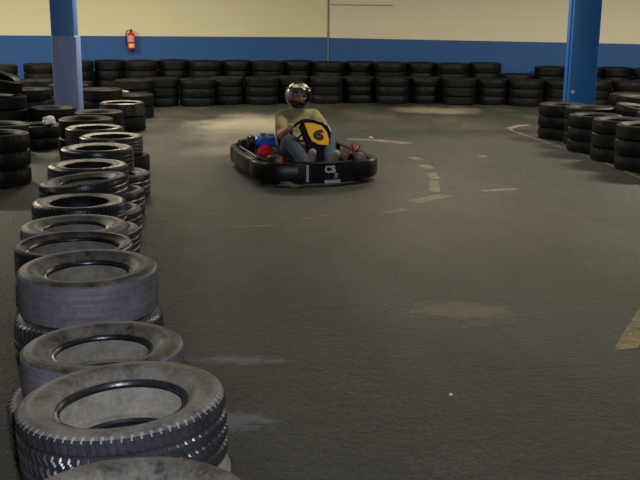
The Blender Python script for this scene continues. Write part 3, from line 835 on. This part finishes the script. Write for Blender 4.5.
# rim points nearest to the two grips
gr = max([rim(2 * PI * k / 72) for k in range(72)], key=lambda p: p.x * 1.0 + p.z * .35)
gl = min([rim(2 * PI * k / 72) for k in range(72)], key=lambda p: p.x * 1.0 - p.z * .35)
HR, HL = V(.095, -.2, .15), V(-.095, -.2, .15)
KR, KL = V(.155, .17, .325), V(-.215, .16, .375)
AR, AL = V(.095, .51, .155), V(-.14, .50, .16)
FR, FL = V(.075, .585, .245), V(-.15, .595, .235)
caps = [(V(0, -.23, .16), V(0, -.29, .28), .125, .12), (V(0, -.29, .28), V(-.01, -.31, .42), .115, .112), (V(.05, -.305, .45), V(-.09, -.305, .45), .088, .092),
        (V(0, -.30, .5), SR, .068, .052), (V(0, -.30, .5), SL, .068, .052), (V(-.01, -.31, .52), V(HX * .8, -.285, .62), .06, .052)]
for s_, e_, g_ in ((SR, ER, gr), (SL, EL, gl)):
    w_ = g_ + (e_ - g_).normalized() * .085 + V(0, 0, .012)
    caps += [(s_, e_, .048, .04), (e_, w_, .041, .027)]
    palm0 = w_; side = 1 if s_ is SR else -1
    kn = g_ + V(side * .012, -.012, .022)           # knuckles just above/behind the rim
    caps += [(palm0, kn, .026, .026)]
    tang = (rim(0) - rim(0)) 
    rad = (g_ - SC).normalized(); tan_ = SN.cross(rad).normalized()
    for k, (ln, rr) in enumerate(((.034, .0095), (.038, .010), (.036, .0098), (.029, .0085))):
        base = kn + tan_ * (k - 1.5) * .019 * side + rad * .006
        m1 = base + rad * .010 - SN * ln * .9
        m2 = m1 - rad * .022 - SN * .010
        m3 = m2 - rad * .014 + SN * .014
        caps += [(kn + tan_ * (k - 1.5) * .012 * side, base, rr, rr), (base, m1, rr, rr * .95), (m1, m2, rr * .95, rr * .9), (m2, m3, rr * .9, rr * .8)]
    th0 = palm0 * .5 + kn * .5 - rad * .015
    th1 = th0 - rad * .026 + SN * .004; th2 = th1 - SN * .026 - rad * .002
    caps += [(th0, th1, .013, .011), (th1, th2, .011, .009)]
for h_, k_, a_, f_ in ((HR, KR, AR, FR), (HL, KL, AL, FL)):
    caps += [(V(h_.x * .6, h_.y, h_.z), h_, .11, .09), (h_, k_, .085, .056), (k_, a_, .056, .036), (a_, a_ + (f_ - a_) * .8, .036, .028)]
# head with a face (eyes, nose, mouth follow below)
HC_ = V(HX, -.262, .715)
caps += [(HC_ + V(0, -.015, .015), HC_ + V(0, .0, .035), .085, .08), (HC_ + V(0, .025, -.01), HC_ + V(0, .038, -.065), .062, .036),
         (HC_ + V(0, .088, .012), HC_ + V(0, .103, -.018), .009, .014),             # nose
         (HC_ + V(-.03, .082, .028), HC_ + V(.03, .082, .028), .012, .012),         # brow
         (HC_ + V(0, .062, -.07), HC_ + V(0, .068, -.072), .022, .020)]             # chin
for s in (1, -1): caps += [(HC_ + V(s * .078, 0, .01), HC_ + V(s * .085, -.008, -.012), .016, .012), (HC_ + V(s * .04, .06, -.018), HC_ + V(s * .045, .04, -.02), .024, .026)]
body = blob('person', caps, .0052, M_SKIN, None, 3)
body.matrix_world = PM
tag(body, 'person in helmet, olive T-shirt and jeans seated low, both hands on the wheel', 'person')
def child(name, caps_, vox, mat, it=6): 
    return blob(name, caps_, vox, mat, body, it)
sh = [(V(0, -.22, .20), V(0, -.29, .28), .145, .14), (V(0, -.29, .28), V(-.02, -.315, .43), .135, .135), (V(.07, -.305, .455), V(-.11, -.305, .455), .108, .112),
      (V(0, -.31, .505), SR, .086, .068), (V(0, -.31, .505), SL, .088, .074), (V(0, -.30, .53), V(HX * .5, -.295, .575), .075, .063),
      (SR, SR + (ER - SR) * .62, .066, .060), (SL, SL + (EL - SL) * .62, .072, .066), (V(.05, -.17, .25), V(-.06, -.17, .25), .10, .10)]
child('t_shirt', sh, .009, M_SHIRT, 5)
jn = []
for h_, k_, a_ in ((HR, KR, AR), (HL, KL, AL)):
    jn += [(V(h_.x * .5, h_.y, h_.z + .0), h_, .118, .108), (h_, k_, .10, .075), (k_, k_ + (a_ - k_) * .5, .075, .066), (k_ + (a_ - k_) * .5, k_ + (a_ - k_) * .93, .066, .056)]
child('jeans', jn, .009, M_JEANS, 5)
for a_, f_ in ((AR, FR), (AL, FL)):
    d = (f_ - a_).normalized(); n_ = V(0, .78, -.62)
    heel = a_ + V(0, .02, -.055)
    shoe = child('shoe', [(a_ + V(0, .0, .0), heel, .047, .044), (heel, a_ + d * .07 + V(0, .015, -.02), .044, .044), (a_ + d * .07 + V(0, .015, -.02), f_ + d * .045, .044, .038)], .006, M_SHOE, 5)
# eyes and lips
bm = bmesh.new()
for s in (1, -1): bmesh.ops.create_icosphere(bm, subdivisions=2, radius=.0095, matrix=Matrix.Translation(HC_ + V(s * .031, .084, .010)))
finish('eyes', bm, M_EYE, body)
bm = bmesh.new(); tube(bm, [HC_ + V(-.024, .083, -.047), HC_ + V(0, .093, -.045), HC_ + V(.024, .083, -.047)], [.003, .006, .003], 8); finish('lips', bm, M_LIP, body)
# helmet: shell with a face port, chin bar, raised visor
bm = bmesh.new()
Rx, Ry, Rz = .128, .150, .138
NS, NR_ = 64, 40
HCn = HC_ + V(0, 0, .005)
def hp(i, j, k=1.0):
    th = PI * j / NR_; ph = 2 * PI * i / NS
    x, y, z = math.sin(th) * math.sin(ph), math.sin(th) * math.cos(ph), math.cos(th)
    yy = y * Ry
    if z < 0 and y > 0: yy *= 1.0 + .10 * (-z)          # chin bar sticks out
    xx = x * Rx * (1 - .12 * max(0, -z))
    return HCn + V(xx * k, yy * k - .012, z * Rz * k), (x, y, z)
grid = {}
for j in range(NR_ + 1):
    for i in range(NS): grid[i, j] = bm.verts.new(hp(i, j)[0])
for j in range(NR_):
    for i in range(NS):
        c, (x, y, z) = hp(i + .5, j + .5)
        if z < -.86: continue                                # neck opening
        if y > .25 and abs(x) < .74 and -.36 < z < .33: continue   # face port
        f = bm.faces.new((grid[i, j], grid[(i + 1) % NS, j], grid[(i + 1) % NS, j + 1], grid[i, j + 1]))
        mi = 0
        if y > .05 and .22 < abs(x) < .62 and .62 < z < .86: mi = 2
        elif y > .2 and abs(x + .02) < .20 and .34 < z < .88: mi = 1
        elif x > .70 and -.25 < z < .42 and y > -.3: mi = 1
        elif y > .1 and .2 < abs(x) < .30 and .3 < z < .9: mi = 1
        f.material_index = mi
for v in [v for v in bm.verts if not v.link_faces]: bm.verts.remove(v)
bmesh.ops.remove_doubles(bm, verts=bm.verts, dist=1e-5)
hel = finish('helmet', bm, [M_GLOSS, M_SILVER, M_CREAM], body); hel['label'] = 'black full-face helmet with silver and cream graphics'
md = hel.modifiers.new('th', 'SOLIDIFY'); md.thickness = .012; md.offset = -1
bm = bmesh.new(); rr = []
for j in range(7):
    row = []
    for i in range(19):
        ph = math.radians(-62 + 124 * i / 18); th = math.radians(70 - 17 * j / 6)
        row.append(bm.verts.new(HCn + V(math.sin(th) * math.sin(ph) * (Rx + .009), math.sin(th) * math.cos(ph) * (Ry + .009) - .012, math.cos(th) * (Rz + .009))))
    rr.append(row)
for A, B in zip(rr[:-1], rr[1:]):
    for i in range(18): bm.faces.new((A[i], A[i + 1], B[i + 1], B[i]))
vo = finish('visor', bm, M_VISOR, hel)
md = vo.modifiers.new('th', 'SOLIDIFY'); md.thickness = .003; md.offset = 1

# ------------------------------------------------------------------ litter and small white bits
def scrap(name, p, size, mat, label, cat, seed, sq=(1, .8, .6)):
    bm = bmesh.new(); bmesh.ops.create_icosphere(bm, subdivisions=3, radius=size)
    rnd = random.Random(seed)
    from mathutils import noise
    for v in bm.verts:
        n = noise.noise(v.co / size * 1.7 + Vector((seed, 0, 0))); v.co *= 1 + .45 * n
        v.co = Vector((v.co.x * sq[0], v.co.y * sq[1], v.co.z * sq[2]))
    zmin = min(v.co.z for v in bm.verts)
    for v in bm.verts: v.co.z -= zmin
    o = finish(name, bm, mat); o.location = p; return tag(o, label, cat)
st = [s for s in stacks if 'white scrap, left of' in s['tyres'][0]['label']][0]
scrap('white_lump', (st['x'] + .16, st['y'] - .185, st['top'] + .001), .08, plain('bright_white', rgb(245, 246, 255), .35, var=.05), 'small crumpled white lump on the low tyre stack left of the column', 'plastic bag', 3)  # small white lump resting on the low stack
p = at_z(371, 139); scrap('white_speck', (p.x, p.y, .002), .022, M_WHITE, 'tiny white speck lying on the floor right behind the kart', 'litter', 5)  # tiny pale speck on the floor
p = at_z(451, 396); scrap('white_speck', (p.x, p.y, .002), .008, M_WHITE, 'tiny white scrap on the floor in the near foreground', 'litter', 9)

# ------------------------------------------------------------------ light
def area(name, loc, size, power, color, rot=(0, 0, 0), sy=None):
    d = bpy.data.lights.new(name, 'AREA'); d.energy = power; d.color = color; d.size = size
    if sy: d.shape = 'RECTANGLE'; d.size_y = sy
    o = bpy.data.objects.new(name, d); COL.objects.link(o); o.location = loc; o.rotation_euler = rot; return o
WARM = (1.0, 0.90, 0.70)
for (x, y, p) in ((-6.0, 13.6, 255), (-2.6, 14.4, 135), (1.8, 14.0, 95), (5.6, 13.2, 255)):
    area('fluorescent_light', (x, y, CEIL - .06), 1.5, p, WARM, sy=.25)
for (x, y, p) in ((1.4, 9.0, 62), (-4.5, 8.5, 26), (5.5, 5.5, 14), (1.0, 3, 5)):
    area('fluorescent_light', (x, y, CEIL - .06), 1.5, p, WARM, sy=.25)
fl = area('camera_flash', (0.06, -0.02, HC + .09), .04, 100, (.80, .86, 1.0), (PI / 2 - PITCH, 0, 0), .025)
w = bpy.data.worlds.new('world'); S.world = w; w.use_nodes = True
w.node_tree.nodes['Background'].inputs[0].default_value = (.9, .85, .7, 1)
w.node_tree.nodes['Background'].inputs[1].default_value = 0.02
